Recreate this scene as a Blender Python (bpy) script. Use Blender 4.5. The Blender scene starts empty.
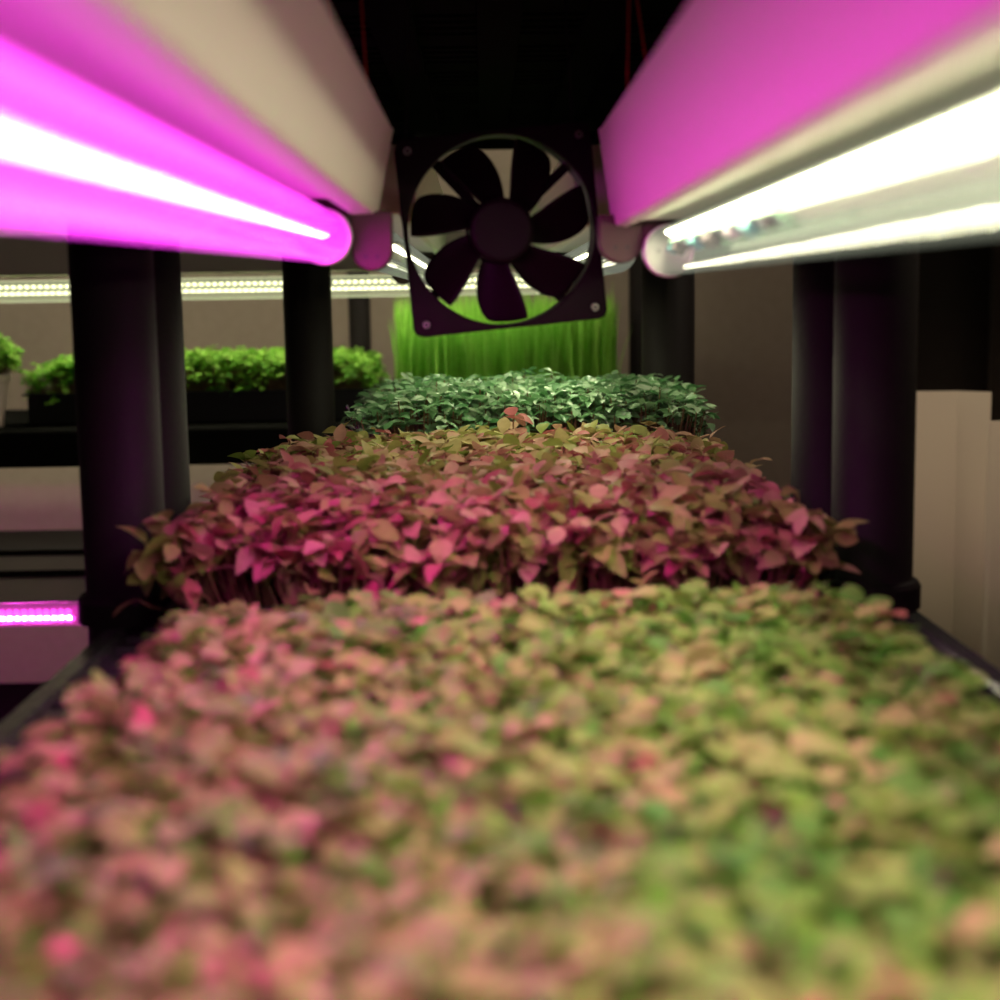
import bpy, bmesh, math, random
import numpy as np
from mathutils import Vector, Matrix, noise
PI = math.pi
C = bpy.context.scene.collection
rnd = random.Random(7)
CZ = 1.20                      # lens height above the floor; every h below is height relative to it
F = 1500.0                     # focal length in pixels

# ------------------------------------------------------------------ camera
vY = Vector((-0.012, 0.1333, -1.0)).normalized()          # shelf direction in camera axes
roll = math.radians(1.0)
u0 = Vector((-math.sin(roll), math.cos(roll), 0.0))
vZ = (u0 - vY * u0.dot(vY)).normalized()
vX = vY.cross(vZ)
R = Matrix((vX, vY, vZ))                                  # camera -> world
cam_data = bpy.data.cameras.new('camera')
cam_data.sensor_width = 36.0
cam_data.lens = 36.0 * F / 1000.0
cam_data.clip_start = 0.02
cam = bpy.data.objects.new('camera', cam_data)
C.objects.link(cam)
cam.matrix_world = Matrix.Translation((0, 0, CZ)) @ R.to_4x4()
cam_data.dof.use_dof = True
cam_data.dof.focus_distance = 1.25
cam_data.dof.aperture_fstop = 6.0
bpy.context.scene.camera = cam

def at(px, py, y):
    """the world point seen at a pixel, at distance y along the shelf"""
    d = R @ Vector(((px - 500) / F, (500 - py) / F, -1.0))
    d *= y / d.y
    return Vector((d.x, y, CZ + d.z))

# ------------------------------------------------------------------ materials
def nodes(m):
    m.use_nodes = True
    nt = m.node_tree
    return nt, nt.nodes, nt.links
def plain(name, col, rough=0.5, spec=0.5, metal=0.0, bump=0.0, scale=40.0, var=0.0):
    m = bpy.data.materials.new(name)
    nt, n, l = nodes(m)
    b = n['Principled BSDF']
    b.inputs['Base Color'].default_value = (*col, 1)
    b.inputs['Roughness'].default_value = rough
    b.inputs['Metallic'].default_value = metal
    b.inputs['Specular IOR Level'].default_value = spec
    if bump or var:
        tc = n.new('ShaderNodeTexCoord'); t = n.new('ShaderNodeTexNoise')
        t.inputs['Scale'].default_value = scale; t.inputs['Detail'].default_value = 4
        l.new(tc.outputs['Object'], t.inputs['Vector'])
        if bump:
            bp = n.new('ShaderNodeBump'); bp.inputs['Strength'].default_value = bump; bp.inputs['Distance'].default_value = 0.01
            l.new(t.outputs['Fac'], bp.inputs['Height']); l.new(bp.outputs['Normal'], b.inputs['Normal'])
        if var:
            cr = n.new('ShaderNodeValToRGB')
            cr.color_ramp.elements[0].position = 0.3; cr.color_ramp.elements[1].position = 0.7
            cr.color_ramp.elements[0].color = (*[c * (1 - var) for c in col], 1)
            cr.color_ramp.elements[1].color = (*[min(1, c * (1 + var)) for c in col], 1)
            l.new(t.outputs['Fac'], cr.inputs['Fac']); l.new(cr.outputs['Color'], b.inputs['Base Color'])
    return m
def glow(name, col, strength):
    m = bpy.data.materials.new(name)
    nt, n, l = nodes(m)
    n.remove(n['Principled BSDF'])
    e = n.new('ShaderNodeEmission')
    e.inputs['Color'].default_value = (*col, 1); e.inputs['Strength'].default_value = strength
    l.new(e.outputs[0], n['Material Output'].inputs[0])
    return m
def clear_cover(name, tint, haze, rough=0.08, lit=None, power=0.0, ior=1.35, mirror=1.0):
    """clear plastic: lets light straight through, mirrors at grazing angles, hazes a little"""
    m = bpy.data.materials.new(name)
    nt, n, l = nodes(m)
    n.remove(n['Principled BSDF'])
    tr = n.new('ShaderNodeBsdfTransparent'); tr.inputs[0].default_value = (*tint, 1)
    ts = n.new('ShaderNodeBsdfTranslucent'); ts.inputs[0].default_value = (*tint, 1)
    gl = n.new('ShaderNodeBsdfGlossy'); gl.inputs['Roughness'].default_value = rough; gl.inputs[0].default_value = (mirror, mirror, mirror, 1)
    m1 = n.new('ShaderNodeMixShader'); m1.inputs[0].default_value = haze
    l.new(tr.outputs[0], m1.inputs[1]); l.new(ts.outputs[0], m1.inputs[2])
    fr = n.new('ShaderNodeFresnel'); fr.inputs['IOR'].default_value = ior
    m2 = n.new('ShaderNodeMixShader')
    l.new(fr.outputs[0], m2.inputs[0]); l.new(m1.outputs[0], m2.inputs[1]); l.new(gl.outputs[0], m2.inputs[2])
    out = m2.outputs[0]
    if lit:                    # added emission stands in for lamp light scattered inside the cover
        em = n.new('ShaderNodeEmission'); em.inputs[0].default_value = (*lit, 1); em.inputs[1].default_value = power
        ad = n.new('ShaderNodeAddShader'); l.new(out, ad.inputs[0]); l.new(em.outputs[0], ad.inputs[1]); out = ad.outputs[0]
    l.new(out, n['Material Output'].inputs[0])
    return m
def leafy(name, stops, rough=0.5, trans=0.3, spec=0.22):
    m = bpy.data.materials.new(name)
    nt, n, l = nodes(m)
    b = n['Principled BSDF']
    a = n.new('ShaderNodeAttribute'); a.attribute_name = 'tint'
    cr = n.new('ShaderNodeValToRGB')
    el = cr.color_ramp.elements
    while len(el) < len(stops): el.new(0.5)
    for e, (p, c) in zip(el, stops):
        e.position = p; e.color = (*c, 1)
    l.new(a.outputs['Fac'], cr.inputs['Fac'])
    tc = n.new('ShaderNodeTexCoord'); t = n.new('ShaderNodeTexNoise')
    t.inputs['Scale'].default_value = 160; t.inputs['Detail'].default_value = 2
    l.new(tc.outputs['Object'], t.inputs['Vector'])
    mr = n.new('ShaderNodeMapRange'); mr.inputs['To Min'].default_value = 0.75; mr.inputs['To Max'].default_value = 1.2
    l.new(t.outputs['Fac'], mr.inputs['Value'])
    mx = n.new('ShaderNodeVectorMath'); mx.operation = 'SCALE'
    l.new(cr.outputs['Color'], mx.inputs[0]); l.new(mr.outputs[0], mx.inputs['Scale'])
    l.new(mx.outputs[0], b.inputs['Base Color'])
    b.inputs['Roughness'].default_value = rough
    b.inputs['Specular IOR Level'].default_value = spec
    ts = n.new('ShaderNodeBsdfTranslucent'); l.new(mx.outputs[0], ts.inputs[0])
    ms = n.new('ShaderNodeMixShader'); ms.inputs[0].default_value = trans
    l.new(b.outputs[0], ms.inputs[1]); l.new(ts.outputs[0], ms.inputs[2])
    l.new(ms.outputs[0], n['Material Output'].inputs[0])
    return m

WHITE_LED = (1.0, 0.93, 0.66)
PINK_LED = (1.0, 0.035, 0.80)
M = dict(
    black=plain('black_plastic', (0.012, 0.0095, 0.0095), 0.6, 0.10, bump=0.05, scale=300),
    shelf=plain('shelf_plastic', (0.050, 0.060, 0.050), 0.18, 0.65, bump=0.06, scale=120),
    shelf_shaded=plain('shaded_shelf_plastic', (0.011, 0.011, 0.010), 0.9, 0.0),  # same shelf plastic, darkened and matt to put the shade into its colour
    tray=plain('tray_plastic', (0.009, 0.009, 0.009), 0.42),
    soil=plain('soil', (0.022, 0.014, 0.009), 0.9, 0.1, bump=0.8, scale=220, var=0.5),
    enamel=plain('white_enamel', (0.74, 0.69, 0.60), 0.45, 0.3),
    socket=plain('socket_plastic', (0.07, 0.04, 0.036), 0.5, 0.25),
    hole=plain('dark_hole', (0.02, 0.015, 0.015), 0.6),
    fan=plain('fan_plastic', (0.007, 0.0020, 0.0042), 0.5, 0.08),
    fan_hub=plain('fan_hub_plastic', (0.006, 0.0018, 0.0032), 0.6, 0.12),
    steel=plain('steel', (0.30, 0.28, 0.27), 0.35, 0.5, 1.0),
    cord=plain('red_cord', (0.33, 0.018, 0.012), 0.7, 0.2),
    board=plain('white_board', (0.34, 0.36, 0.31), 0.6, 0.2),
    pcb=plain('green_board', (0.30, 0.56, 0.36), 0.45, var=0.25, scale=90),
    chip=plain('chip', (0.10, 0.06, 0.07), 0.5),
    reflection_pale=plain('pale_reflection', (0.52, 0.60, 0.48), 0.4),
    teal=plain('teal_part', (0.10, 0.42, 0.42), 0.4),
    wall=plain('wall_paint', (0.37, 0.30, 0.25), 0.85, 0.2, bump=0.06, scale=60, var=0.04),
    floor=plain('floor', (0.10, 0.09, 0.085), 0.7, 0.3, var=0.2, scale=8),
    ceiling=plain('ceiling', (0.12, 0.11, 0.10), 0.9, 0.2),
    curtain=plain('cream_cloth', (0.66, 0.56, 0.44), 0.9, 0.1, bump=0.1, scale=400),
    dark=plain('dark_cloth', (0.045, 0.040, 0.036), 0.85, 0.2, bump=0.1, scale=300),
    pot=plain('pale_pot', (0.50, 0.40, 0.36), 0.6),
    foil=plain('foil', (0.72, 0.74, 0.66), 0.34, 0.5, 0.55, bump=0.5, scale=26),
    cap=plain('cap_plastic', (0.80, 0.72, 0.74), 0.4),
    white_led=glow('white_led', WHITE_LED, 80.0),
    pink_led=glow('pink_led', PINK_LED, 195.0),
    white_side=glow('white_led_down', WHITE_LED, 95.0),
    white_dim=glow('white_led_side', (1.0, 0.98, 0.72), 3.0),
    pink_dim=glow('pink_led_side', (1.0, 0.16, 0.9), 6.0),
    far_led=glow('far_led', WHITE_LED, 74.0),
    far_led_weak=glow('far_led_weak', WHITE_LED, 32.0),
    rear_fill=glow('rear_fill_led', (1.0, 0.93, 0.66), 17.0),
    rear_led=glow('rear_led', (1.0, 0.98, 0.60), 2.6),
    rear_pink=glow('rear_pink_led', (1.0, 0.10, 0.80), 2.4),
    rear_pink_fill=glow('rear_pink_fill_led', (1.0, 0.05, 0.75), 420.0),
    hidden_fill=glow('under_shelf_fill', (1.0, 0.92, 0.66), 14.0),
    clear=clear_cover('clear_cover', (0.95, 1.0, 0.93), 0.001, lit=(0.94, 1.0, 0.76), power=0.14, ior=1.2, mirror=0.10, rough=0.04),
    clear_pink=clear_cover('clear_cover_pink', (1.0, 0.95, 1.0), 0.03, lit=(1.0, 0.055, 0.92), power=0.75),
    clear_rear_pink=clear_cover('clear_cover_rear_pink', (1.0, 0.9, 1.0), 0.0, lit=(1.0, 0.05, 0.6), power=0.12, ior=1.03),
    clear_rear=clear_cover('clear_cover_rear', (0.97, 1.0, 0.93), 0.03, lit=(1.0, 1.0, 0.62), power=0.12),
    leaf_mixed=leafy('leaf_mixed', [(0, (0.10, 0.34, 0.04)), (0.5, (0.29, 0.50, 0.085)), (0.85, (0.47, 0.49, 0.16)), (1, (0.56, 0.24, 0.16))]),
    leaf_red=leafy('leaf_red', [(0, (0.20, 0.27, 0.05)), (0.4, (0.38, 0.36, 0.11)), (0.75, (0.52, 0.31, 0.21)), (1, (0.42, 0.12, 0.12))]),
    leaf_green=leafy('leaf_green', [(0, (0.06, 0.20, 0.06)), (0.5, (0.23, 0.46, 0.21)), (1, (0.54, 0.70, 0.47))], 0.33, 0.25, 0.55),
    leaf_bright=leafy('leaf_bright', [(0, (0.18, 0.46, 0.05)), (1, (0.46, 0.76, 0.15))], 0.5, 0.4),
    blade=leafy('grass_blade', [(0, (0.24, 0.60, 0.07)), (1, (0.52, 0.86, 0.18))], 0.45, 0.5),
    stem=plain('stem', (0.22, 0.12, 0.06), 0.5),
)

# ------------------------------------------------------------------ mesh helpers
def link(name, bm, mat, parent=None, smooth=False, bevel=0.0, seg=2):
    me = bpy.data.meshes.new(name)
    bmesh.ops.recalc_face_normals(bm, faces=bm.faces)
    bm.to_mesh(me); bm.free()
    o = bpy.data.objects.new(name, me); C.objects.link(o)
    for mm in (mat if isinstance(mat, list) else [mat]): me.materials.append(mm)
    if smooth:
        for p in me.polygons: p.use_smooth = True
    if bevel:
        b = o.modifiers.new('bevel', 'BEVEL'); b.width = bevel; b.segments = seg; b.limit_method = 'ANGLE'
        b.angle_limit = math.radians(40)
    if parent is not None:
        o.parent = parent
        o.matrix_parent_inverse = Matrix.Translation(parent.location).inverted()
    return o
def thing(name, label, cat, loc, group=None):
    o = bpy.data.objects.new(name, None); C.objects.link(o)
    o.empty_display_size = 0.05
    o.location = loc; o['label'] = label; o['category'] = cat
    if group: o['group'] = group
    return o
def tag(o, label, cat, group=None):
    o['label'] = label; o['category'] = cat
    if group: o['group'] = group
    return o
def struct(o):
    o['kind'] = 'structure'; return o
def box(bm, x0, x1, y0, y1, z0, z1):
    v = [bm.verts.new((x, y, z)) for x in (x0, x1) for y in (y0, y1) for z in (z0, z1)]
    for f in ((0, 1, 3, 2), (4, 6, 7, 5), (0, 4, 5, 1), (2, 3, 7, 6), (0, 2, 6, 4), (1, 5, 7, 3)):
        bm.faces.new([v[i] for i in f])
def lathe(bm, prof, cx, cy, z0=0.0, n=40, sx=1.0):
    """profile of (radius, z) turned about a vertical axis"""
    rings = [[bm.verts.new((cx + sx * r * math.cos(2 * PI * i / n), cy + r * math.sin(2 * PI * i / n), z0 + z)) for i in range(n)] for r, z in prof]
    for a, b in zip(rings, rings[1:]):
        for i in range(n):
            bm.faces.new((a[i], a[(i + 1) % n], b[(i + 1) % n], b[i]))
    bm.faces.new(rings[0][::-1]); bm.faces.new(rings[-1])
def rod(bm, a, b, r, n=10, cap=True, r2=None):
    a, b = Vector(a), Vector(b); d = (b - a).normalized()
    s = d.orthogonal().normalized(); t = d.cross(s)
    r2 = r if r2 is None else r2
    A = [bm.verts.new(a + (s * math.cos(2 * PI * i / n) + t * math.sin(2 * PI * i / n)) * r) for i in range(n)]
    B = [bm.verts.new(b + (s * math.cos(2 * PI * i / n) + t * math.sin(2 * PI * i / n)) * r2) for i in range(n)]
    for i in range(n): bm.faces.new((A[i], A[(i + 1) % n], B[(i + 1) % n], B[i]))
    if cap: bm.faces.new(A[::-1]); bm.faces.new(B)
def prism_y(bm, prof, y0, y1):
    """an (x, z) outline carried along y"""
    A = [bm.verts.new((x, y0, z)) for x, z in prof]; B = [bm.verts.new((x, y1, z)) for x, z in prof]
    k = len(prof)
    for i in range(k): bm.faces.new((A[i], A[(i + 1) % k], B[(i + 1) % k], B[i]))
    bm.faces.new(A[::-1]); bm.faces.new(B)
def prism_x(bm, prof, x0, x1):
    A = [bm.verts.new((x0, y, z)) for y, z in prof]; B = [bm.verts.new((x1, y, z)) for y, z in prof]
    k = len(prof)
    for i in range(k): bm.faces.new((A[i], A[(i + 1) % k], B[(i + 1) % k], B[i]))
    bm.faces.new(A[::-1]); bm.faces.new(B)

# ------------------------------------------------------------------ the room
def wallbox(name, dims, mat):
    bm = bmesh.new(); box(bm, *dims); return struct(link(name, bm, mat))
XL, XR, YB, YF = -2.3, 1.5, 2.72, -1.2
wallbox('floor', (XL, XR, YF, YB, -0.06, 0.0), M['floor'])
wallbox('ceiling', (XL, XR, YF, YB, 2.5, 2.56), M['ceiling'])
wallbox('wall_back', (XL, XR, YB, YB + 0.1, 0.0, 2.5), M['wall'])
wallbox('wall_left', (XL - 0.1, XL, YF, YB, 0.0, 2.5), M['wall'])
wallbox('wall_right', (XR, XR + 0.1, YF, YB, 0.0, 2.5), M['wall'])

# ------------------------------------------------------------------ black resin shelving
SH = CZ - 0.190                # top of the planted shelf
UP = CZ + 0.205                # underside of the shelf above
def shelf_board(name, x0, x1, y0, y1, ztop, parent, t=0.030, mat='shelf'):
    """moulded shelf: rounded rim, lengthwise rails, short cross bars with slots between"""
    bm = bmesh.new()
    e = 0.016
    for (a, b) in ((x0, x0 + e), (x1 - e, x1)):
        prism_y(bm, [(a, ztop - t - 0.012), (b, ztop - t - 0.012), (b, ztop - 0.002), (b - 0.003, ztop), (a + 0.003, ztop), (a, ztop - 0.003)], y0, y1)
    for (a, b) in ((y0, y0 + e), (y1 - e, y1)):
        prism_x(bm, [(a, ztop - t - 0.012), (b, ztop - t - 0.012), (b, ztop - 0.0005), (a, ztop - 0.0005)], x0 + e, x1 - e)
    pitch = 0.090; slot = 0.048
    n = 6
    pitch = (x1 - x0 - 0.084) / (n - 1)
    xs = x0 + e
    m = 0.042 - e - pitch / 2
    edges = []
    cur = xs
    for k in range(n):
        c = xs + m + (k + 0.5) * pitch
        edges.append((cur, c - slot / 2)); cur = c + slot / 2
    edges.append((cur, x1 - e))
    for a, b in edges: box(bm, a, b, y0 + e, y1 - e, ztop - t, ztop - 0.0007)
    for k in range(n):
        c = xs + m + (k + 0.5) * pitch
        y = y0 + e
        j = 0
        while y < y1 - e - 0.012:
            w = 0.050 if j % 4 == 0 else 0.012
            w = min(w, y1 - e - y)
            box(bm, c - slot / 2, c + slot / 2, y, y + w, ztop - t * 0.8, ztop - 0.001)
            y += w + 0.014; j += 1
    return link(name, bm, M[mat], parent, bevel=0.0055, seg=3)
def post(x, y, d, z0, z1, parent, collars=(), sx=1.0):
    bm = bmesh.new(); r = d / 2
    lathe(bm, [(r, z0), (r, z1)], x, y, 0, 48, sx)
    p = link('post', bm, M['black'], parent, smooth=False)
    for f in p.data.polygons: f.use_smooth = len(f.vertices) == 4
    for cz in collars:
        b2 = bmesh.new()
        lathe(b2, [(r + .0005, cz), (r + 0.005, cz + .0005), (r + 0.005, cz + 0.014), (r + .003, cz + 0.017), (r + .0005, cz + 0.018)], x, y, 0, 48, sx)
        c = link('collar', b2, M['black'], p)
        c.matrix_parent_inverse = Matrix.Identity(4)
        c.location = -p.parent.location if False else (0, 0, 0)
        c.matrix_parent_inverse = p.matrix_world.inverted()
    return p
near = thing('shelving_unit', 'black plastic shelving unit in front carrying the mixed red and green seedling tray', 'shelving unit', (0.005, 0.45, 0))
shelf_board('shelf', -0.229, 0.262, 0.04, 0.935, SH, near)
shelf_board('shelf', -0.229, 0.262, 0.04, 0.935, UP + 0.03, near, mat='shelf_shaded')
far = thing('shelving_unit', 'black plastic shelving unit standing behind the front one and carrying the red seedling tray', 'shelving unit', (0.01, 1.35, 0))
shelf_board('shelf', -0.229, 0.262, 0.945, 1.80, SH, far)
shelf_board('shelf', -0.229, 0.262, 0.945, 1.99, UP + 0.03, far, mat='shelf_shaded')
bpy.context.view_layer.update()
ZT = CZ + 0.30
post(at(119, 420, 0.902).x, 0.902, 0.049, 0.0, ZT, near, (SH, UP + 0.03))
post(at(874, 420, 0.902).x, 0.902, 0.049, 0.0, ZT, near, (SH, UP + 0.03))
post(at(148, 420, 0.99).x + 0.001, 0.99, 0.049, 0.0, ZT, far, (SH, UP + 0.03))
post(at(829, 420, 0.99).x, 0.99, 0.049, 0.0, ZT, far, (SH, UP + 0.03))
post(at(309, 350, 1.765).x, 1.765, 0.056, 0.0, ZT, far, (SH, UP + 0.03))
post(at(668, 340, 1.765).x, 1.765, 0.062, 0.0, ZT, far, (SH, UP + 0.03))

# ------------------------------------------------------------------ light fittings over the shelf
YE = 0.90                      # far end of the fittings
def holder_bm(cx, cz, r, ztop, y0, y1):
    prof = [(cx + r * math.cos(PI + PI * i / 20), cz + r * math.sin(PI + PI * i / 20)) for i in range(21)] + [(cx + r, ztop), (cx - r, ztop)]
    bm = bmesh.new(); prism_y(bm, prof, y0, y1); return bm
def fitting(label, prof, inner, outer, y0=-0.05, YE=YE, group='light fittings over the front shelf'):
    cx = sum(p[0] for p in prof) / len(prof)
    t = thing('light_fitting', label, 'light fitting', (cx, (y0 + YE) / 2, CZ + 0.05), group)
    bm = bmesh.new(); prism_y(bm, [(x, CZ + h) for x, h in prof], y0, YE)
    link('housing', bm, M['enamel'], t, bevel=0.0016, seg=3)
    bm = bmesh.new()
    xs = [p[0] for p in prof]; top = max(p[1] for p in prof)
    s = 1 if xs[0] > 0 else -1
    pin = prof[0]; pbt = prof[1]; pout = prof[-1]; pob = prof[-2]
    prism_y(bm, [(pin[0], CZ + pin[1] + .001), (pbt[0], CZ + pbt[1] - .0005), (pob[0], CZ + pob[1] - .0005), (pout[0], CZ + pout[1] + .001)], YE, YE + 0.003)
    link('end_plate', bm, M['enamel'], t, bevel=0.001)
    for k, (hx, hz, r, zt, tube) in enumerate((inner, outer)):
        y1 = YE - 0.002
        h = link('lamp_holder', holder_bm(hx, CZ + hz, r, CZ + zt, y1 - 0.016, y1), M['socket'], t, bevel=0.0012, seg=3)
        if not tube:
            bpy.context.view_layer.update()
            for q in (-1, 1):
                b2 = bmesh.new(); rod(b2, (hx + q * 0.0034, y1 - 0.0166, CZ + hz - 0.004), (hx + q * 0.0034, y1 - 0.0155, CZ + hz - 0.004), 0.0012, 12)
                c = link('pin_hole', b2, M['hole'], h); c.matrix_parent_inverse = h.matrix_world.inverted()
    return t
fl = fitting('white light fitting over the left edge of the trays, holding the pink lamp tube',
    [(-0.0500, 0.100), (-0.0605, 0.0520), (-0.0615, 0.0505), (-0.0750, 0.0500), (-0.0765, 0.0590), (-0.1120, 0.0590), (-0.1135, 0.0500), (-0.128, 0.0505), (-0.135, 0.100)],
    (-0.0635, 0.0300, 0.0120, 0.052, False), (-0.0905, 0.0375, 0.0140, 0.060, True))
fr = fitting('white light fitting over the right edge of the nearest trays, holding a large clear tube',
    [(0.0700, 0.098), (0.0780, 0.0430), (0.0790, 0.0415), (0.0855, 0.0402), (0.0860, 0.0510), (0.0890, 0.0510), (0.0895, 0.0440), (0.150, 0.0445), (0.158, 0.098)],
    (0.0815, 0.0330, 0.0130, 0.048, False), (0.1085, 0.0260, 0.0140, 0.048, True))

def tube_lamp(label, cx, ch, r, tilt, led, cover, s, driver, led2, y0=-0.04, y1=YE - 0.022, rows=((0.0035, 0.0045, 0.0056), (-0.0070, -0.0005, 0.0030)), slope=0.0, group='lamp tubes over the front shelf', tilt2=None):
    """clear lamp tube along y; tilt turns the light rows towards the aisle; s = -1 left, 1 right"""
    t = thing('lamp_tube', label, 'lamp tube', (cx, (y0 + y1) / 2, CZ + ch), group)
    cz = CZ + ch
    bm = bmesh.new()
    n = 56
    A = [[bm.verts.new((cx + r * math.cos(2 * PI * i / n), y, cz + r * math.sin(2 * PI * i / n))) for i in range(n)] for y in np.linspace(y0, y1 - 0.006, 8)]
    for a, b in zip(A, A[1:]):
        for i in range(n): bm.faces.new((a[i], a[(i + 1) % n], b[(i + 1) % n], b[i]))
    link('cover', bm, cover, t, smooth=True)
    # end cap: a ring with a closed back and two pins
    bm = bmesh.new()
    prof = [(r + 0.0006, y1 - 0.009), (r + 0.0012, y1 - 0.008), (r + 0.0012, y1 + 0.001), (r - 0.001, y1 + 0.003)]
    rings = [[bm.verts.new((cx + q * math.cos(2 * PI * i / n), y, cz + q * math.sin(2 * PI * i / n))) for i in range(n)] for q, y in prof]
    for a, b in zip(rings, rings[1:]):
        for i in range(n): bm.faces.new((a[i], a[(i + 1) % n], b[(i + 1) % n], b[i]))
    bm.faces.new(rings[-1])
    cap = link('end_cap', bm, M['cap'], t)
    for p in cap.data.polygons: p.use_smooth = len(p.vertices) == 4
    for q in (-1, 1):
        b2 = bmesh.new(); rod(b2, (cx + q * 0.0055, y1 + 0.003, cz), (cx + q * 0.0055, y1 + 0.0035, cz), 0.0011, 10)
        link('pin', b2, M['steel'], t)
    # boards: direction along the board towards the aisle (d), facing (nrm)
    ang = math.radians(tilt)
    nrm = Vector((-s * math.sin(ang), 0, -math.cos(ang)))
    d = Vector((-s * math.cos(ang), 0, math.sin(ang)))
    cen = Vector((cx, 0, cz)); nA, dA = nrm, d
    def plate(name, c, w, ya, yb, th, mat, parent=t):
        bm = bmesh.new()
        P = [c + d * w / 2, c - d * w / 2, c - d * w / 2 - nrm * th, c + d * w / 2 - nrm * th]
        prism_y(bm, [(p.x, p.z) for p in P], ya, yb)
        return link(name, bm, mat, parent)
    def row(c, w, ya, yb, pitch, chip, led=led):
        bm = bmesh.new()
        y = ya
        c = c + nrm * 0.0006
        while y + chip < yb:
            v = [bm.verts.new((q.x, yy, q.z)) for q, yy in ((c + d * w / 2, y), (c - d * w / 2, y), (c - d * w / 2, y + chip), (c + d * w / 2, y + chip))]
            bm.faces.new(v); y += pitch
        o = link('light_row', bm, led, t)
        return o
    up = Vector((0, 0, 1))
    (ua, da, wa), (ub, db, wb) = rows
    cA = cen + up * ua
    plate('circuit_board', cA, 0.0135 if ua > 0.006 else (0.0205 if ua > 0 else 0.0225), y0 + 0.005, y1 - 0.012, 0.0012, M['board'])
    row(cA + d * da, wa, y0 + 0.01, y1 - 0.020, 0.0046, 0.0036)
    if tilt2 is not None:
        a2 = math.radians(tilt2)
        nrm = Vector((-s * math.sin(a2), 0, -math.cos(a2))); d = Vector((-s * math.cos(a2), 0, math.sin(a2)))
    cB = cen + up * ub + d * db
    plate('circuit_board', cB, wb * 1.15, y0 + 0.005, y1 - 0.055, 0.0010, M['board'])
    row(cB, wb, y0 + 0.01, y1 - 0.060, 0.0046, 0.0030, led2)
    nrm, d = nA, dA
    if driver:
        cD = cA - d * 0.0040 + nrm * 0.0040
        pb = plate('driver_board', cD, 0.0085, 0.555, y1 - 0.012, 0.0012, M['pcb'])
        bpy.context.view_layer.update()
        for yy, w, L, hh, mat in ((0.860, .006, .014, .004, 'teal'), (0.832, .007, .012, .005, 'chip'), (0.800, .004, .010, .003, 'chip'), (0.768, .007, .018, .004, 'teal'), (0.715, .007, .022, .005, 'chip'), (0.660, .006, .014, .003, 'cap'), (0.615, .007, .016, .004, 'teal'), (0.575, .005, .010, .003, 'chip')):
            b2 = bmesh.new(); c2 = cD + nrm * (hh * 0.5)
            P = [c2 + d * w / 2 + nrm * hh / 2, c2 - d * w / 2 + nrm * hh / 2, c2 - d * w / 2 - nrm * hh / 2, c2 + d * w / 2 - nrm * hh / 2]
            prism_y(b2, [(p.x, p.z) for p in P], yy - L / 2, yy + L / 2)
            k = link('chip', b2, M[mat], pb, bevel=0.0005); k.matrix_parent_inverse = pb.matrix_world.inverted()
        bm = bmesh.new(); y = y0 + 0.01                # ribs modelled in place of light-row reflections on the cover
        while y < 0.54:
            c3 = cA - d * 0.0050 + nrm * 0.0040
            P = [c3 + d * .0045, c3 - d * .0045, c3 - d * .0045 - nrm * .0011, c3 + d * .0045 - nrm * .0011]
            prism_y(bm, [(p.x, p.z) for p in P], y, y + 0.0030); y += 0.0046
        link('ribbed_reflection', bm, M['reflection_pale'], t)
    # the lamp sags a little towards its near end
    t.rotation_euler.x = slope
    t.location.z += -math.sin(slope) * (y1 - (y0 + y1) / 2) 
    return t
LP = [(-0.0340, 0.100), (-0.0445, 0.0520), (-0.0455, 0.0505), (-0.0510, 0.0500), (-0.0525, 0.0560), (-0.0960, 0.0560), (-0.0975, 0.0500), (-0.112, 0.0505), (-0.119, 0.100)]
RP = [(0.0560, 0.098), (0.0645, 0.0480), (0.0655, 0.0465), (0.0755, 0.0462), (0.0765, 0.0530), (0.1040, 0.0530), (0.1045, 0.0462), (0.136, 0.0465), (0.144, 0.098)]
fitting('white light fitting behind the fan over the left edge of the red tray', LP, (-0.0640, 0.0330, 0.0135, 0.052, True), (-0.0920, 0.0330, 0.0135, 0.052, False), 0.985, 1.79, 'light fittings over the far shelf')
fitting('white light fitting behind the fan over the right edge of the red tray', RP, (0.0875, 0.0300, 0.0135, 0.050, True), (0.1160, 0.0300, 0.0135, 0.050, False), 0.985, 1.79, 'light fittings over the far shelf')
tube_lamp('clear lamp tube behind the fan fixed under the left far light fitting', -0.0640, 0.0330, 0.0140, 5, M['far_led_weak'], M['clear'], -1, False, M['white_dim'], 0.99, 1.768, group='lamp tubes over the far shelf')
tube_lamp('clear lamp tube behind the fan fixed under the right far light fitting', 0.0875, 0.0300, 0.0140, 5, M['far_led'], M['clear'], 1, False, M['white_dim'], 0.99, 1.768, group='lamp tubes over the far shelf')
tube_lamp('glowing pink lamp tube fixed under the left light fitting', -0.0900, 0.0375, 0.0150, 25, M['pink_led'], M['clear_pink'], -1, False, M['pink_dim'], rows=((-0.0015, 0.0030, 0.0042), (-0.0100, -0.0035, 0.0014)), slope=0.0105)
tube_lamp('large clear lamp tube with bright white light rows and green board at its end', 0.1085, 0.0265, 0.0140, 32, M['white_led'], M['clear'], 1, True, M['white_side'], rows=((0.0075, 0.0030, 0.0046), (-0.0104, -0.0010, 0.0016)), tilt2=-4)

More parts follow.
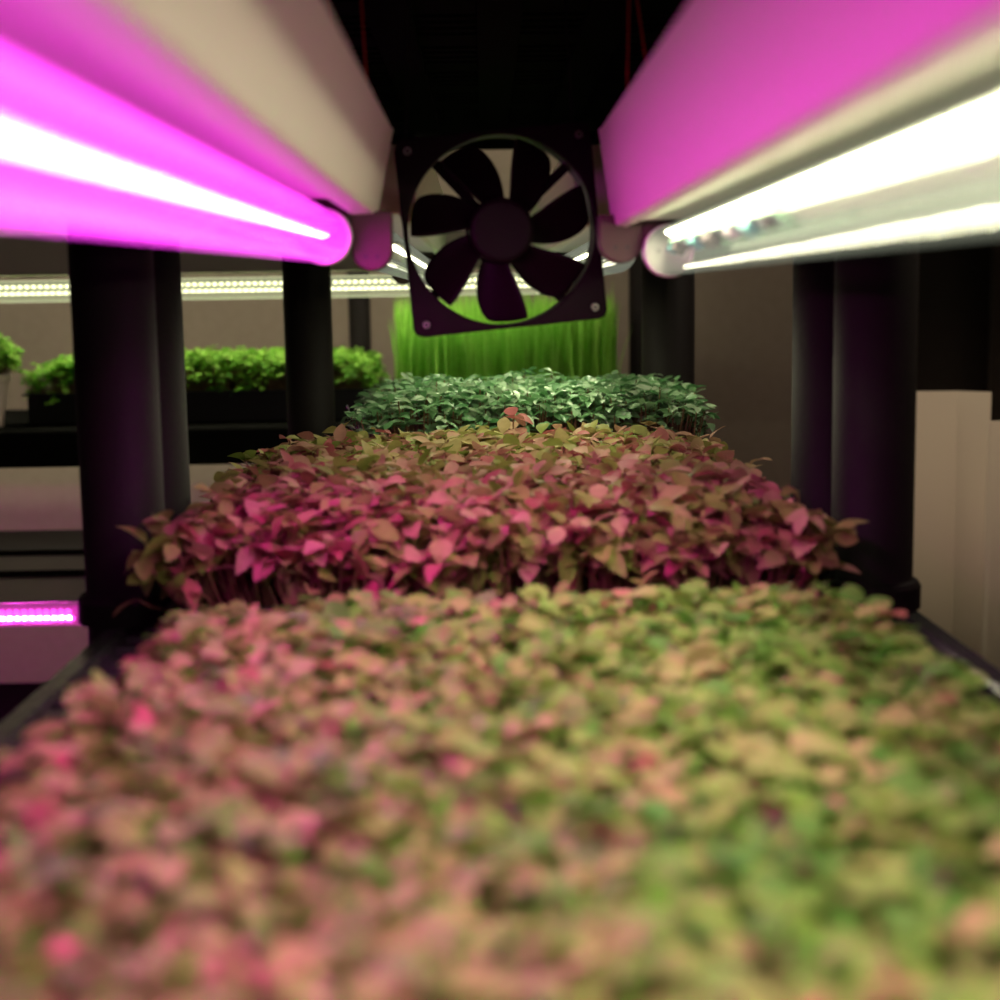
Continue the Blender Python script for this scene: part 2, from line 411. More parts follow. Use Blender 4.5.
# red hanging cords
def hang_cord(label, a, b):
    bm = bmesh.new(); rod(bm, a, b, 0.00075, 8)
    tag(link('hanging_cord', bm, M['cord'], None, smooth=True), label, 'cord', 'red hanging cords')
def cord_from(pxa, pya, pxb, pyb, y, ztop, zbot):
    a = at(pxa, pya, y); b = at(pxb, pyb, y)
    k = (b - a) / (b.z - a.z)
    return a + k * (ztop - a.z), a + k * (zbot - a.z)
for lab, pa, zb in (('red cord at the left fitting, closer to the tube side of the fitting', (328, 0, 333, 22), 0.099), ('red cord at the left fitting, closer to the fan', (361, 0, 367, 84), 0.099),
                    ('straight upright red cord at the right fitting, closer to the fan', (629, 0, 627, 95), 0.097), ('slanting red cord at the right fitting, running down to its middle', (637, 0, 648, 75), 0.097)):
    hang_cord(lab, *cord_from(*pa, 0.86, UP + 0.002, CZ + zb))

# ------------------------------------------------------------------ the fan
FY = 0.945
fc = at(500.5, 231, FY)
FR = math.radians(-5.0 + 1.0)  # turn about the shelf direction
def fan():
    t = thing('cooling_fan', 'square black cooling fan with seven blades hanging tilted between the two light fittings', 'fan', fc)
    ca, sa = math.cos(math.radians(5.0)), math.sin(math.radians(5.0))
    yaw = math.radians(4.0)
    def W(x, y, z):           # fan axes (x right, z up, y away) -> world
        x1, z1 = x * ca - z * sa, x * sa + z * ca
        return Vector((fc.x + x1 * math.cos(yaw) - y * math.sin(yaw), fc.y + y * math.cos(yaw) + x1 * math.sin(yaw), fc.z + z1))
    half, hole, n, cr = 0.060, 0.0575, 144, 0.005
    def outer(a):
        c, s_ = math.cos(a), math.sin(a)
        m = max(abs(c), abs(s_)); x, z = half * c / m, half * s_ / m
        lim = half - cr
        if abs(x) > lim and abs(z) > lim:
            dx, dz = abs(x) - lim, abs(z) - lim
            L = math.hypot(dx, dz)
            x = math.copysign(lim + cr * dx / L, x); z = math.copysign(lim + cr * dz / L, z)
        return x, z
    def plate(name, y0, y1, rh, parent=t):
        bm = bmesh.new()
        lo, li, ho, hi = [], [], [], []
        for i in range(n):
            a = 2 * PI * i / n + 1e-4
            x, z = outer(a)
            lo.append(bm.verts.new(W(x, y0, z))); ho.append(bm.verts.new(W(x, y1, z)))
            li.append(bm.verts.new(W(rh * math.cos(a), y0, rh * math.sin(a)))); hi.append(bm.verts.new(W(rh * math.cos(a), y1, rh * math.sin(a))))
        for i in range(n):
            j = (i + 1) % n
            bm.faces.new((lo[i], lo[j], li[j], li[i])); bm.faces.new((ho[i], hi[i], hi[j], ho[j]))
            bm.faces.new((lo[i], ho[i], ho[j], lo[j])); bm.faces.new((li[i], li[j], hi[j], hi[i]))
        return link(name, bm, M['fan'], parent, bevel=0.0006)
    fr_ = plate('frame', -0.0125, -0.0085, hole)
    bpy.context.view_layer.update()
    inv = fr_.matrix_world.inverted()
    plate('rear_frame', 0.0085, 0.0125, hole)
    bm = bmesh.new()           # duct wall
    ya = [-0.0086, 0.0086]
    rings = [[bm.verts.new(W(r * math.cos(2 * PI * i / n), y, r * math.sin(2 * PI * i / n))) for i in range(n)] for r, y in ((0.0575, -0.0086), (0.0575, 0.0086), (0.0595, 0.0086), (0.0595, -0.0086), (0.0575, -0.0086))]
    for a, b in zip(rings, rings[1:]):
        for i in range(n): bm.faces.new((a[i], a[(i + 1) % n], b[(i + 1) % n], b[i]))
    bmesh.ops.remove_doubles(bm, verts=bm.verts, dist=1e-6)
    link('duct', bm, M['fan'], t)
    for sx in (-1, 1):
        for sz in (-1, 1):
            bm = bmesh.new()
            c = W(sx * 0.0525, -0.0125, sz * 0.0525); e = W(sx * 0.0525, -0.0142, sz * 0.0525)
            rod(bm, c, e, 0.0026, 20, True, 0.0020)
            s_ = link('screw', bm, M['steel'], fr_); s_.matrix_parent_inverse = inv
            bm = bmesh.new(); rod(bm, e, W(sx * 0.0525, -0.0145, sz * 0.0525), 0.0013, 12)
            k = link('screw_recess', bm, M['hole'], s_); 
            bpy.context.view_layer.update(); k.matrix_parent_inverse = s_.matrix_world.inverted()
    # four rear struts and the motor housing
    for q in range(4):
        a = math.radians(38 + 90 * q)
        bm = bmesh.new()
        p, r_ = Vector((math.cos(a), math.sin(a))), Vector((-math.sin(a), math.cos(a)))
        pts = [(0.020 * p + 0.003 * r_), (0.020 * p - 0.003 * r_), (0.0585 * p - 0.003 * r_), (0.0585 * p + 0.003 * r_)]
        A = [bm.verts.new(W(v.x, 0.009, v.y)) for v in pts]; B = [bm.verts.new(W(v.x, 0.0122, v.y)) for v in pts]
        for i in range(4): bm.faces.new((A[i], A[(i + 1) % 4], B[(i + 1) % 4], B[i]))
        bm.faces.new(A[::-1]); bm.faces.new(B)
        link('strut', bm, M['fan'], t)
    bm = bmesh.new()
    rod(bm, W(0, 0.0095, 0), W(0, 0.0123, 0), 0.021, 48); link('motor_mount', bm, M['fan'], t)
    # rotor
    bm = bmesh.new()
    prof = [(0.0165, -0.0122), (0.0190, -0.0116), (0.0198, -0.0100), (0.0200, 0.0085)]
    rings = [[bm.verts.new(W(r * math.cos(2 * PI * i / 64), y, r * math.sin(2 * PI * i / 64))) for i in range(64)] for r, y in prof]
    for a, b in zip(rings, rings[1:]):
        for i in range(64): bm.faces.new((a[i], a[(i + 1) % 64], b[(i + 1) % 64], b[i]))
    bm.faces.new(rings[0][::-1]); bm.faces.new(rings[-1])
    hub = link('rotor_hub', bm, M['fan_hub'], t)
    for p in hub.data.polygons: p.use_smooth = len(p.vertices) == 4
    bpy.context.view_layer.update()
    hinv = hub.matrix_world.inverted()
    for b in range(7):
        th0 = math.radians(254 - 5 + b * 360 / 7)
        bm = bmesh.new()
        ns, nw = 16, 14
        g = []
        for i in range(ns + 1):
            s_ = i / ns
            r = 0.0193 + (0.0560 - 0.0193) * s_
            cent = th0 + math.radians(3 + 15 * s_ ** 0.8)
            hw = math.radians(22.0 - 8.0 * s_ + 2.0 * math.sin(PI * s_))
            hw_r = hw
            line = []
            for j in range(nw + 1):
                w = 2 * j / nw - 1
                rr = r
                if s_ > 0.8:                 # rounded outer corners
                    k = (s_ - 0.8) / 0.2
                    ww = w * (1 - 0.05 * k ** 3)
                else: ww = w
                if w < -0.5: rr = r - 0.0025 * s_ * ((-w - 0.5) / 0.5) ** 2
                th = cent + hw_r * ww
                yy = -0.62 * r * (th - cent) - 0.002 + 0.003 * (1 - w * w)
                yy = max(-0.0118, min(0.0080, yy))
                line.append(bm.verts.new(W(rr * math.cos(th), yy, rr * math.sin(th))))
            g.append(line)
        for i in range(ns):
            for j in range(nw):
                bm.faces.new((g[i][j], g[i + 1][j], g[i + 1][j + 1], g[i][j + 1]))
        o = link('blade', bm, M['fan'], hub, smooth=True); o.matrix_parent_inverse = hinv
        sm = o.modifiers.new('thick', 'SOLIDIFY'); sm.thickness = 0.0013; sm.offset = 0
    # two thin black hanging wires up to the shelf
    for sx in (-1, 1):
        a = W(sx * 0.0525, 0.0105, 0.0590)
        bm = bmesh.new(); rod(bm, a, (fc.x + (a.x - fc.x) * 0.9, a.y, UP - 0.0125), 0.0008, 8)
        link('hanging_wire', bm, M['black'], t)
    return t
fan()

# ------------------------------------------------------------------ growing trays
OVATE = [(0.0, 0.04), (0.14, 0.42), (0.34, 0.88), (0.55, 1.0), (0.78, 0.70), (0.92, 0.32), (1.0, 0.03)]
ROUND = [(0.0, 0.06), (0.12, 0.55), (0.34, 0.95), (0.58, 1.0), (0.80, 0.86), (0.94, 0.52), (1.0, 0.10)]
NARROW = [(0.0, 0.05), (0.15, 0.45), (0.38, 0.95), (0.60, 0.95), (0.82, 0.60), (0.94, 0.28), (1.0, 0.03)]
def mesh_arrays(name, V, Q, mats, matidx, tint, parent, smooth=True):
    me = bpy.data.meshes.new(name)
    V = np.asarray(V, dtype=np.float32); Q = np.asarray(Q, dtype=np.int32)
    me.vertices.add(len(V)); me.vertices.foreach_set('co', V.ravel())
    me.loops.add(Q.size); me.loops.foreach_set('vertex_index', Q.ravel())
    me.polygons.add(len(Q)); me.polygons.foreach_set('loop_start', np.arange(0, Q.size, 4, dtype=np.int32))
    me.polygons.foreach_set('loop_total', np.full(len(Q), 4, dtype=np.int32))
    me.polygons.foreach_set('material_index', np.asarray(matidx, dtype=np.int32))
    me.polygons.foreach_set('use_smooth', np.full(len(Q), smooth, dtype=bool))
    a = me.attributes.new('tint', 'FLOAT', 'POINT'); a.data.foreach_set('value', np.asarray(tint, dtype=np.float32))
    for m in mats: me.materials.append(m)
    me.update(calc_edges=True); me.validate()
    o = bpy.data.objects.new(name, me); C.objects.link(o)
    if parent is not None:
        o.parent = parent; o.matrix_parent_inverse = Matrix.Translation(parent.location).inverted()
    return o
class Sprouts:
    def __init__(self, seed): self.g = np.random.default_rng(seed); self.V = []; self.Q = []; self.mi = []; self.t = []; self.n = 0
    def add(self, v, q, mi, t):
        self.V.append(v); self.Q.append(q + self.n); self.mi.append(np.full(len(q), mi)); self.t.append(np.full(len(v), t)); self.n += len(v)
    def leaf(self, base, az, pitch, rolla, L, Wd, shape, tint, cup=0.25, droop=0.35):
        us = np.array([p[0] for p in shape]); ws = np.array([p[1] for p in shape]) * Wd / 2
        v = np.zeros((len(us), 3, 3))
        for c, s in enumerate((-1, 0, 1)):
            v[:, c, 0] = us * L
            v[:, c, 1] = ws * s
            v[:, c, 2] = cup * ws * abs(s) - droop * L * us ** 2
        v = v.reshape(-1, 3)
        cr, sr = math.cos(rolla), math.sin(rolla)
        y = v[:, 1] * cr - v[:, 2] * sr; z = v[:, 1] * sr + v[:, 2] * cr; x = v[:, 0]
        cp, sp = math.cos(pitch), math.sin(pitch)
        x, z = x * cp - z * sp, x * sp + z * cp
        ca, sa = math.cos(az), math.sin(az)
        x, y = x * ca - y * sa, x * sa + y * ca
        v = np.stack([x, y, z], 1) + np.asarray(base)
        m = len(us)
        q = []
        for i in range(m - 1):
            for c in range(2):
                q.append((i * 3 + c, (i + 1) * 3 + c, (i + 1) * 3 + c + 1, i * 3 + c + 1))
        self.add(v, np.array(q), 0, tint)
    def stem(self, a, b, r, bend=(0, 0)):
        a = np.asarray(a); b = np.asarray(b)
        mid = (a + b) / 2 + np.array([bend[0], bend[1], 0])
        v = []
        for k, p in enumerate((a, mid, b)):
            for i in range(4):
                v.append(p + np.array([r * math.cos(PI / 2 * i), r * math.sin(PI / 2 * i), 0]))
        q = []
        for k in range(2):
            for i in range(4): q.append((k * 4 + i, k * 4 + (i + 1) % 4, (k + 1) * 4 + (i + 1) % 4, (k + 1) * 4 + i))
        self.add(np.array(v), np.array(q), 1, 0.5)
    def sprout(self, x, y, z0, dx, dy, H, nl, L, Wd, shape, tint, spread, stemr, tiltv=0.3):
        g = self.g
        top = np.array([x + dx, y + dy, z0 + H])
        self.stem((x, y, z0), top, stemr, (dx * 0.1, dy * 0.1))
        az0 = g.uniform(0, 2 * PI)
        for k in range(nl):
            az = az0 + 2 * PI * k / nl + g.normal(0, 0.35)
            s = g.uniform(0.72, 1.15)
            self.leaf(top + np.array([0, 0, g.uniform(-0.004, 0.003)]), az, g.normal(spread, tiltv), g.normal(0, 0.35), L * s, Wd * s * g.uniform(0.85, 1.1), shape,
                      float(np.clip(tint + g.normal(0, 0.16), 0, 1)), g.uniform(0.1, 0.5), g.uniform(0.1, 0.6))
    def build(self, name, mats, parent):
        return mesh_arrays(name, np.concatenate(self.V), np.concatenate(self.Q), mats, np.concatenate(self.mi), np.concatenate(self.t), parent)
def tray_body(t, x0, x1, y0, y1, z, h, mat='tray'):
    bm = bmesh.new(); w = 0.002; ins = 0.006
    box(bm, x0 + ins, x1 - ins, y0 + ins, y1 - ins, z, z + w)
    def wall(ax0, ax1, ay0, ay1): box(bm, ax0, ax1, ay0, ay1, z, z + h)
    wall(x0 + ins, x0 + ins + w, y0 + ins, y1 - ins); wall(x1 - ins - w, x1 - ins, y0 + ins, y1 - ins)
    wall(x0 + ins, x1 - ins, y0 + ins, y0 + ins + w); wall(x0 + ins, x1 - ins, y1 - ins - w, y1 - ins)
    r = 0.003                                  # rolled rim
    box(bm, x0, x0 + ins + w, y0, y1, z + h - r, z + h); box(bm, x1 - ins - w, x1, y0, y1, z + h - r, z + h)
    box(bm, x0, x1, y0, y0 + ins + w, z + h - r, z + h); box(bm, x0, x1, y1 - ins - w, y1, z + h - r, z + h)
    link('tray', bm, M[mat], t)
    bm = bmesh.new()
    nx, ny = 24, 24
    g = [[bm.verts.new((x0 + .009 + (x1 - x0 - .018) * i / nx, y0 + .009 + (y1 - y0 - .018) * j / ny, z + h - 0.006 + 0.003 * noise.noise((i * .7, j * .7, x0)))) for j in range(ny + 1)] for i in range(nx + 1)]
    for i in range(nx):
        for j in range(ny): bm.faces.new((g[i][j], g[i + 1][j], g[i + 1][j + 1], g[i][j + 1]))
    link('soil', bm, M['soil'], t, smooth=True)
def grow(seed, rect, zbase, H, hj, count, nl, L, Wd, shape, spread, over, stemr, tintf, hfun=None, part='seedlings', drop=0.55, tiltv=0.3, lim=None):
    S = Sprouts(seed); g = S.g
    x0, x1, y0, y1 = rect
    for k in range(count):
        u, v = g.uniform(0, 1), g.uniform(0, 1)
        x, y = x0 + (x1 - x0) * u, y0 + (y1 - y0) * v
        ex = (2 * u - 1); ey = (2 * v - 1)
        dx = over * math.copysign(max(0, abs(ex) - 0.7) / 0.3, ex) * g.uniform(0.4, 1.2) + g.normal(0, 0.004)
        dy = over * math.copysign(max(0, abs(ey) - 0.8) / 0.2, ey) * g.uniform(0.2, 1.0) * 0.7 + g.normal(0, 0.004)
        edge = max(max(0, abs(ex) - 0.78) / 0.22, max(0, abs(ey) - 0.85) / 0.15)
        hh = H * (1 + 0.10 * noise.noise((x * 14, y * 14, seed))) + g.normal(0, hj)
        hh -= edge ** 1.5 * H * g.uniform(0.05, 0.75) * drop
        if hfun: hh *= hfun(u, v)
        if lim and lim[2] < y < lim[3]: dx = min(max(x + dx, lim[0]), lim[1]) - x
        S.sprout(x, y, zbase, dx, dy, hh, nl if g.uniform() > .25 else max(2, nl - 1), L * g.uniform(.8, 1.15), Wd, shape, float(np.clip(tintf(x, y, g), 0, 1)), spread, stemr, tiltv)
    return S

# tray 1: mixed red and green seedlings, nearest
t1 = thing('seedling_tray', 'wide tray of mixed red and green round-leaved seedlings nearest the viewer', 'seedling tray', (0.018, 0.48, SH), 'seedling trays on the shelf')
tray_body(t1, -0.152, 0.182, 0.215, 0.735, SH, 0.024)
S = grow(11, (-0.139, 0.172, 0.225, 0.725), SH + 0.018, 0.022, 0.0035, 5200, 3, 0.0128, 0.0112, ROUND, 0.15, 0.012, 0.0006,
         lambda x, y, g: g.beta(1.5, 1.5) * 0.70 + 0.20 * noise.noise((x * 9, y * 9, 3)) + 0.07)
o = S.build('seedlings', [M['leaf_mixed'], M['stem']], t1); o['kind'] = 'stuff'

# tray 2: red seedlings
t2 = thing('seedling_tray', 'tray of taller dark red seedlings behind the mixed red and green tray', 'seedling tray', (0.010, 1.07, SH), 'seedling trays on the shelf')
tray_body(t2, -0.178, 0.184, 0.810, 1.330, SH, 0.024)
S = grow(12, (-0.170, 0.172, 0.820, 1.320), SH + 0.018, 0.047, 0.006, 4200, 4, 0.0170, 0.0125, OVATE, 0.05, 0.022, 0.0007,
         lambda x, y, g: g.beta(1.4, 1.2) + 0.18 * noise.noise((x * 9, y * 9, 8)), drop=1.0, tiltv=0.45, lim=(-0.170, 0.186, 0.855, 1.035))
o = S.build('seedlings', [M['leaf_red'], M['stem']], t2); o['kind'] = 'stuff'
S = Sprouts(21)                                # the stray seedling leaning out at the corner
S.stem((0.166, 0.822, SH + 0.018), (0.190, 0.812, SH + 0.062), 0.0007, (0.004, 0))
for az, L, tt in ((0.15, 0.022, 0.2), (2.6, 0.020, 0.8), (-0.6, 0.014, 0.3)):
    S.leaf((0.190, 0.812, SH + 0.062), az, 0.25, 0.2, L, 0.009, OVATE, tt, 0.4, 0.1)
o = S.build('stray_seedling', [M['leaf_red'], M['stem']], t2); o['label'] = 'long seedling leaning out over the corner'
S = Sprouts(22)
S.stem((-0.160, 0.826, SH + 0.018), (-0.192, 0.812, SH + 0.030), 0.0007, (-0.010, 0))
S.leaf((-0.192, 0.812, SH + 0.030), 2.9, -0.4, 0.2, 0.018, 0.006, OVATE, 0.9, 0.4, 0.2)
o = S.build('stray_seedling', [M['leaf_red'], M['stem']], t2); o['label'] = 'drooping seedling hanging out over the corner'

# tray 3: dark green small leaves
t3 = thing('seedling_tray', 'tray of small dark green glossy seedlings behind the red tray', 'seedling tray', (0.045, 1.53, SH), 'seedling trays on the shelf')
tray_body(t3, -0.112, 0.200, 1.375, 1.690, SH, 0.030)
S = grow(13, (-0.102, 0.190, 1.385, 1.680), SH + 0.024, 0.068, 0.006, 3000, 4, 0.0145, 0.0078, NARROW, 0.20, 0.020, 0.0006,
         lambda x, y, g: g.beta(1.5, 1.4), None)
o = S.build('seedlings', [M['leaf_green'], M['stem']], t3); o['kind'] = 'stuff'

# ------------------------------------------------------------------ rack along the back wall
RA = at(140, 430, 2.02).z                      # top of its upper shelf
rx0, rx1, ry0, ry1 = -1.55, 0.300, 2.02, 2.47
rack = thing('storage_rack', 'long black rack along the back wall holding the bright green trays', 'rack', ((rx0 + rx1) / 2, 2.22, 0))
bpy.context.view_layer.update()
zb = at(140, 466, 2.02).z
RB = CZ - 0.625
for nm, z1, z0 in (('shelf', RA, zb), ('shelf', RB, RB - 0.05)):
    bm = bmesh.new()
    box(bm, rx0, rx1, ry0, ry0 + 0.018, z0, z1); box(bm, rx0, rx1, ry1 - 0.018, ry1, z0, z1)
    box(bm, rx0, rx0 + 0.018, ry0 + .018, ry1 - .018, z0, z1); box(bm, rx1 - 0.018, rx1, ry0 + .018, ry1 - .018, z0, z1)
    box(bm, rx0 + .018, rx1 - .018, ry0 + .018, ry1 - .018, z1 - 0.014, z1 - 0.001)
    link(nm, bm, M['shelf_shaded'], rack, bevel=0.003)
for px, y in ((360, 2.447), (-410, 2.447), (-610, 2.045), (658, 2.045), (640, 2.447)):
    p = at(px, 330, y)
    bm = bmesh.new(); lathe(bm, [(0.018, 0.0), (0.018, CZ + 0.42)], p.x, y, 0, 32)
    q = link('post', bm, M['black'], rack)
    for f in q.data.polygons: f.use_smooth = len(f.vertices) == 4

def rear_tube(label, p0x, p1x, y, z, r, led, cover, chip, pitch, face, back, led2):
    t = thing('lamp_tube', label, 'lamp tube', ((p0x + p1x) / 2, y, z), 'lamp tubes of the wall rack')
    bm = bmesh.new(); rod(bm, (p0x, y, z), (p1x, y, z), r, 32, False); link('cover', bm, cover, t, smooth=True)
    bm = bmesh.new()
    bm.free()
    for x, s in ((p0x, -1), (p1x, 1)):
        bm = bmesh.new(); rod(bm, (x - s * 0.012, y, z), (x + s * 0.006, y, z), r + 0.0008, 32)
        link('end_cap', bm, M['cap'], t, smooth=False)
    ang = math.radians(face)                     # board faces forward and down
    n = Vector((0, -math.cos(ang), -math.sin(ang))); d = Vector((0, -math.sin(ang), math.cos(ang)))
    c = Vector((0, y, z)) - n * 0.003
    bm = bmesh.new()
    P = [c + d * r * .9, c - d * r * .9, c - d * r * .9 - n * .001, c + d * r * .9 - n * .001]
    prism_x(bm, [(q.y, q.z) for q in P], p0x + 0.015, p1x - 0.015); link('circuit_board', bm, M['board'], t)
    for k, off in enumerate((0.40, -0.40)):
        bm = bmesh.new(); x = p0x + 0.02 + k * pitch / 2
        cc = c + n * 0.0006 + d * r * off
        while x + chip < p1x - 0.02:
            v = [bm.verts.new((xx, q.y, q.z)) for xx, q in ((x, cc + d * chip / 2), (x + chip, cc + d * chip / 2), (x + chip, cc - d * chip / 2), (x, cc - d * chip / 2))]
            bm.faces.new(v); x += pitch
        link('light_row', bm, led, t)
    # added unseen row on the wall side of the board, lighting the wall
    n2 = Vector((0, math.cos(math.radians(back)), -math.sin(math.radians(back)))); d2 = Vector((0, math.sin(math.radians(back)), math.cos(math.radians(back))))
    cc = Vector((0, y, z)) + n2 * 0.004
    bm = bmesh.new(); x = p0x + 0.02
    while x + chip < p1x - 0.02:
        v = [bm.verts.new((xx, q.y, q.z)) for xx, q in ((x, cc + d2 * chip / 2), (x + chip, cc + d2 * chip / 2), (x + chip, cc - d2 * chip / 2), (x, cc - d2 * chip / 2))]
        bm.faces.new(v); x += pitch
    link('light_row', bm, led2, t)
    return t
def rear_batten(label, x0, x1, y0, y1, z0, z1, tz, extra=None):
    t = thing('light_fitting', label, 'light fitting', ((x0 + x1) / 2, (y0 + y1) / 2, z0), 'light fittings of the wall rack')
    bm = bmesh.new(); box(bm, x0, x1, y0, y1, z0, z1); link('housing', bm, M['enamel'], t, bevel=0.003)
    ym = y0 + 0.03
    for x in (x0 + 0.004, x1 - 0.004):
        bm = bmesh.new(); box(bm, x - 0.009, x + 0.009, ym - 0.014, ym + 0.014, tz - 0.016, z0); link('lamp_holder', bm, M['socket'], t, bevel=0.003)
    return t
YT = 2.09
zt = at(250, 288, YT).z
zb0, zb1 = at(200, 273, YT - 0.03).z, at(200, 232, YT - 0.03).z
xe = at(548, 290, YT).x
rear_batten('pale light fitting over the bright green trays on the wall rack', -1.16, xe + 0.025, YT - 0.03, YT + 0.03, zb0, zb1, zt)
rear_tube('clear lamp tube with two rows of white dots over the bright green trays', -1.135, xe, YT, zt, 0.0150, M['rear_led'], M['clear_rear'], 0.0056, 0.0092, 42, 74, M['rear_led'])
tr = thing('lamp_tube', 'added fill tube hidden behind the pale light fitting of the wall rack', 'lamp tube', (-0.53, YT + 0.07, CZ + 0.05), 'lamp tubes of the wall rack')
bm = bmesh.new(); rod(bm, (-1.12, YT + 0.075, (zb0 + zb1) / 2 - 0.002), (xe, YT + 0.075, (zb0 + zb1) / 2 - 0.002), 0.010, 20); link('cover', bm, M['rear_fill'], tr, smooth=True)  # unseen glowing tube added to brighten the green trays and grass
# lower tier
zl = at(40, 616, 2.10).z
xl1 = at(92, 616, 2.10).x
lb = rear_batten('grey light fitting under the wall rack shelf, above the row of pink dots', -1.40, xl1 + 0.03, 2.07, 2.24, zl + 0.024, at(40, 577, 2.07).z, zl)  # depth stretched back to keep pink light off the wall above
bm = bmesh.new(); box(bm, -1.42, xl1 + 0.05, 2.062, 2.248, at(40, 576, 2.07).z + .0005, at(40, 570, 2.07).z); link('rail', bm, M['black'], lb)
bm = bmesh.new(); box(bm, -1.42, xl1 + 0.05, 2.066, 2.244, at(40, 570, 2.07).z + .0005, at(40, 555, 2.07).z); link('top_plate', bm, M['enamel'], lb)
bm = bmesh.new(); box(bm, -1.42, xl1 + 0.05, 2.062, 2.248, at(40, 555, 2.07).z + .0005, at(40, 549, 2.07).z); link('rail', bm, M['black'], lb)
rear_tube('lamp tube with two rows of pink dots low down under the wall rack shelf', -1.375, xl1, 2.10, zl, 0.0140, M['rear_pink'], M['clear_rear_pink'], 0.0060, 0.0105, 10, 38, M['rear_pink_fill'])
# fill tube added under the rack's upper shelf, hidden by its rim
tb = thing('lamp_tube', 'added fill tube hidden under the wall rack shelf behind its rim', 'lamp tube', (-0.65, 2.10, RA - 0.03), 'lamp tubes of the wall rack')
bm = bmesh.new(); rod(bm, (-1.25, 2.10, RA - 0.034), (-0.30, 2.10, RA - 0.034), 0.009, 20); link('cover', bm, M['hidden_fill'], tb, smooth=True)

# bright green trays on the rack
def green_tray(label, x0, x1, y0, y1, seed, H, count):
    t = thing('seedling_tray', label, 'seedling tray', ((x0 + x1) / 2, (y0 + y1) / 2, RA), 'green trays on the wall rack')
    tray_body(t, x0, x1, y0, y1, RA, 0.045)
    S = grow(seed, (x0 + .012, x1 - .012, y0 + .012, y1 - .012), RA + 0.040, H, 0.006, count, 4, 0.0120, 0.0095, ROUND, 0.3, 0.010, 0.0007, lambda x, y, g: g.uniform(0, 1), drop=1.5)
    o = S.build('seedlings', [M['leaf_bright'], M['stem']], t); o['kind'] = 'stuff'
green_tray('black tray of bushy bright green seedlings on the wall rack behind the black posts', at(22, 400, 2.12).x, at(374, 400, 2.12).x, 2.12, 2.38, 31, 0.042, 3000)
# wheatgrass
gx0, gx1 = at(388, 360, 2.175).x, at(625, 360, 2.175).x
tg = thing('grass_tray', 'black tray of tall bright green grass standing behind the fan', 'grass tray', ((gx0 + gx1) / 2, 2.295, RA))
tray_body(tg, gx0 - .004, gx1 + .004, 2.175, 2.415, RA, 0.045)
S = Sprouts(41); g = S.g
for k in range(2300):
    x, y = g.uniform(gx0 + .008, gx1 - .008), g.uniform(2.185, 2.405)
    H = 0.122 + 0.012 * noise.noise((x * 20, y * 20, 1)) + g.normal(0, 0.010)
    lx, ly = g.normal(0, 0.006), g.normal(0, 0.006)
    if k == 0: x, y, lx, ly, H = gx1 - .009, 2.185, 0.022, 0, 0.085
    az = g.uniform(0, PI); w = g.uniform(0.0013, 0.0022)
    cx_, sy_ = w * math.cos(az), w * math.sin(az)
    v = []
    for s in (0, .35, .7, 1.0):
        ww = (1 - s ** 3) + 0.05
        px, py, pz = x + lx * s * s, y + ly * s * s, RA + 0.040 + H * s
        v += [(px - cx_ * ww, py - sy_ * ww, pz), (px + cx_ * ww, py + sy_ * ww, pz)]
    S.add(np.array(v), np.array([(2 * i, 2 * i + 1, 2 * i + 3, 2 * i + 2) for i in range(3)]), 0, g.uniform(0, 1))
o = S.build('grass', [M['blade']], tg); o['kind'] = 'stuff'
# potted plant at the far left
pc = at(-20, 402, 2.12)
tp = thing('potted_plant', 'curly green plant in a pale pot beside the bright green tray', 'potted plant', (pc.x, 2.12, RA))
bm = bmesh.new(); lathe(bm, [(0.030, 0), (0.040, 0.062), (0.043, 0.064), (0.043, 0.074), (0.039, 0.074), (0.036, 0.066)], pc.x, 2.12, RA, 40)
link('pot', bm, M['pot'], tp)
S = Sprouts(51); g = S.g
for k in range(520):
    a, rr = g.uniform(0, 2 * PI), 0.052 * math.sqrt(g.uniform())
    hh = 0.070 * (1 - (rr / 0.075) ** 2) * g.uniform(.45, 1.05)
    S.sprout(pc.x + rr * .45 * math.cos(a), 2.12 + rr * .45 * math.sin(a), RA + 0.066, rr * .55 * math.cos(a), rr * .55 * math.sin(a), hh, 4, 0.0115, 0.0105, ROUND, g.uniform(0.3, 1), 0.3, 0.0008)
o = S.build('foliage', [M['leaf_bright'], M['stem']], tp); o['kind'] = 'stuff'

# ------------------------------------------------------------------ cloths on the right
def cloth(name, label, cat, y, pxl, pxr_x, pyt, pyb, folds, mat, seed):
    a = at(pxl, pyb, y); top = at(pxl, pyt, y).z if pyt is not None else 2.499
    bm = bmesh.new(); n = 60; A, B = [], []
    zlow = a.z if pyb is not None else 0.02
    for i in range(n + 1):
        x = a.x + (pxr_x - a.x) * i / n
        dy = folds(x - a.x)
        A.append(bm.verts.new((x, y + dy, zlow))); B.append(bm.verts.new((x, y + dy, top)))
    for i in range(n): bm.faces.new((A[i], A[i + 1], B[i + 1], B[i]))
    o = link(name, bm, mat, None, smooth=True); o.modifiers.new('thick', 'SOLIDIFY').thickness = 0.003
    return tag(o, label, cat)
cloth('curtain', 'cream curtain hanging behind the right black post, its top edge against dark cloth', 'curtain', 2.02, 880, at(980, 500, 2.02).x, 392, 900, lambda x: 0.004 * math.sin(x * 40) - 0.9 * max(0.0, x - 0.092), M['curtain'], 1)
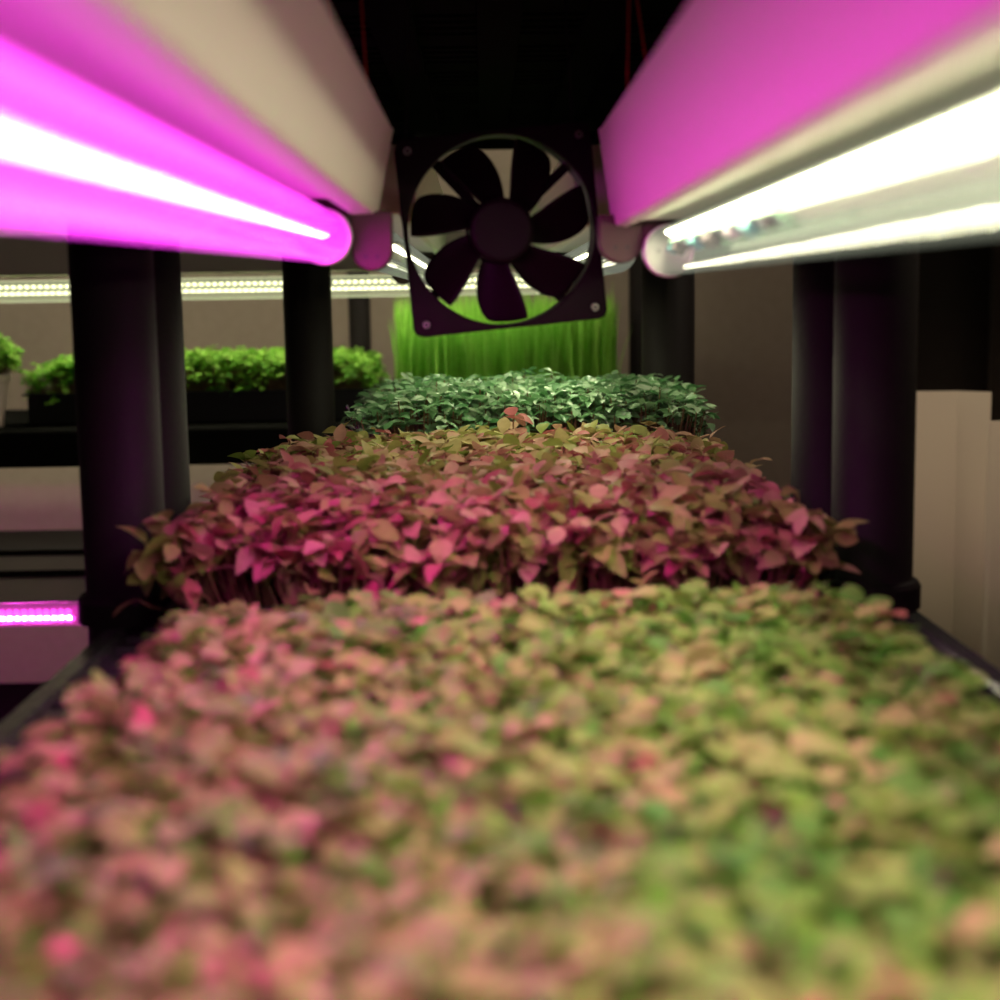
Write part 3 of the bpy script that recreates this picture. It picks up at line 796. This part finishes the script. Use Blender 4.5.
cloth('curtain', 'lighter cream curtain at the right edge, nearer than the other curtain', 'curtain', 1.90, 978, 1.15, 422, 900, lambda x: 0.015 * math.sin(x * 24 + 1.2), M['curtain'], 2)
cloth('dark_curtain', 'dark grey cloth hanging beside the right black post above the cream curtain', 'curtain', 2.14, 870, at(990, 300, 2.14).x, None, 440, lambda x: 0.008 * math.sin(x * 40), M['dark'], 3)
cloth('dark_curtain', 'second dark cloth at the right edge, above the lighter curtain', 'curtain', 2.08, 985, 1.15, None, 470, lambda x: 0.008 * math.sin(x * 30), M['dark'], 4)

# ------------------------------------------------------------------ daylight-free room: unseen ceiling lamps and faint warm fill added besides the tubes
w = bpy.data.worlds.new('world'); bpy.context.scene.world = w; w.use_nodes = True
w.node_tree.nodes['Background'].inputs[0].default_value = (1.0, 0.85, 0.7, 1)
w.node_tree.nodes['Background'].inputs[1].default_value = 0.02
for lx, ly, lp, ll in ((0.95, 1.62, 25.0, 'added unseen warm fill lamp on the ceiling in front of the curtains'), (0.30, 2.25, 18.0, 'added unseen warm fill lamp on the ceiling close to the back wall')):
    cl = thing('ceiling_fill', ll, 'lamp', (lx, ly, 2.5), 'added ceiling fill lamps')
    bm = bmesh.new(); lathe(bm, [(0.16, -0.02), (0.17, 0.0)], lx, ly, 2.498, 40); link('base', bm, M['enamel'], cl)
    bm = bmesh.new(); lathe(bm, [(0.02, -0.065), (0.10, -0.055), (0.145, -0.025), (0.148, -0.021)], lx, ly, 2.498, 40); link('fill_globe', bm, glow('warm_fill', (1.0, 0.84, 0.64), lp), cl, smooth=True)

sc = bpy.context.scene
sc.view_settings.view_transform = 'Standard'
sc.view_settings.look = 'None'
sc.view_settings.exposure = 0.12
sc.view_settings.gamma = 1.0
sc.view_settings.use_curve_mapping = False
sc.cycles.use_denoising = True
sc.cycles.max_bounces = 8
sc.cycles.transparent_max_bounces = 16
sc.cycles.sample_clamp_indirect = 6.0
sc.cycles.caustics_reflective = False
sc.cycles.caustics_refractive = False
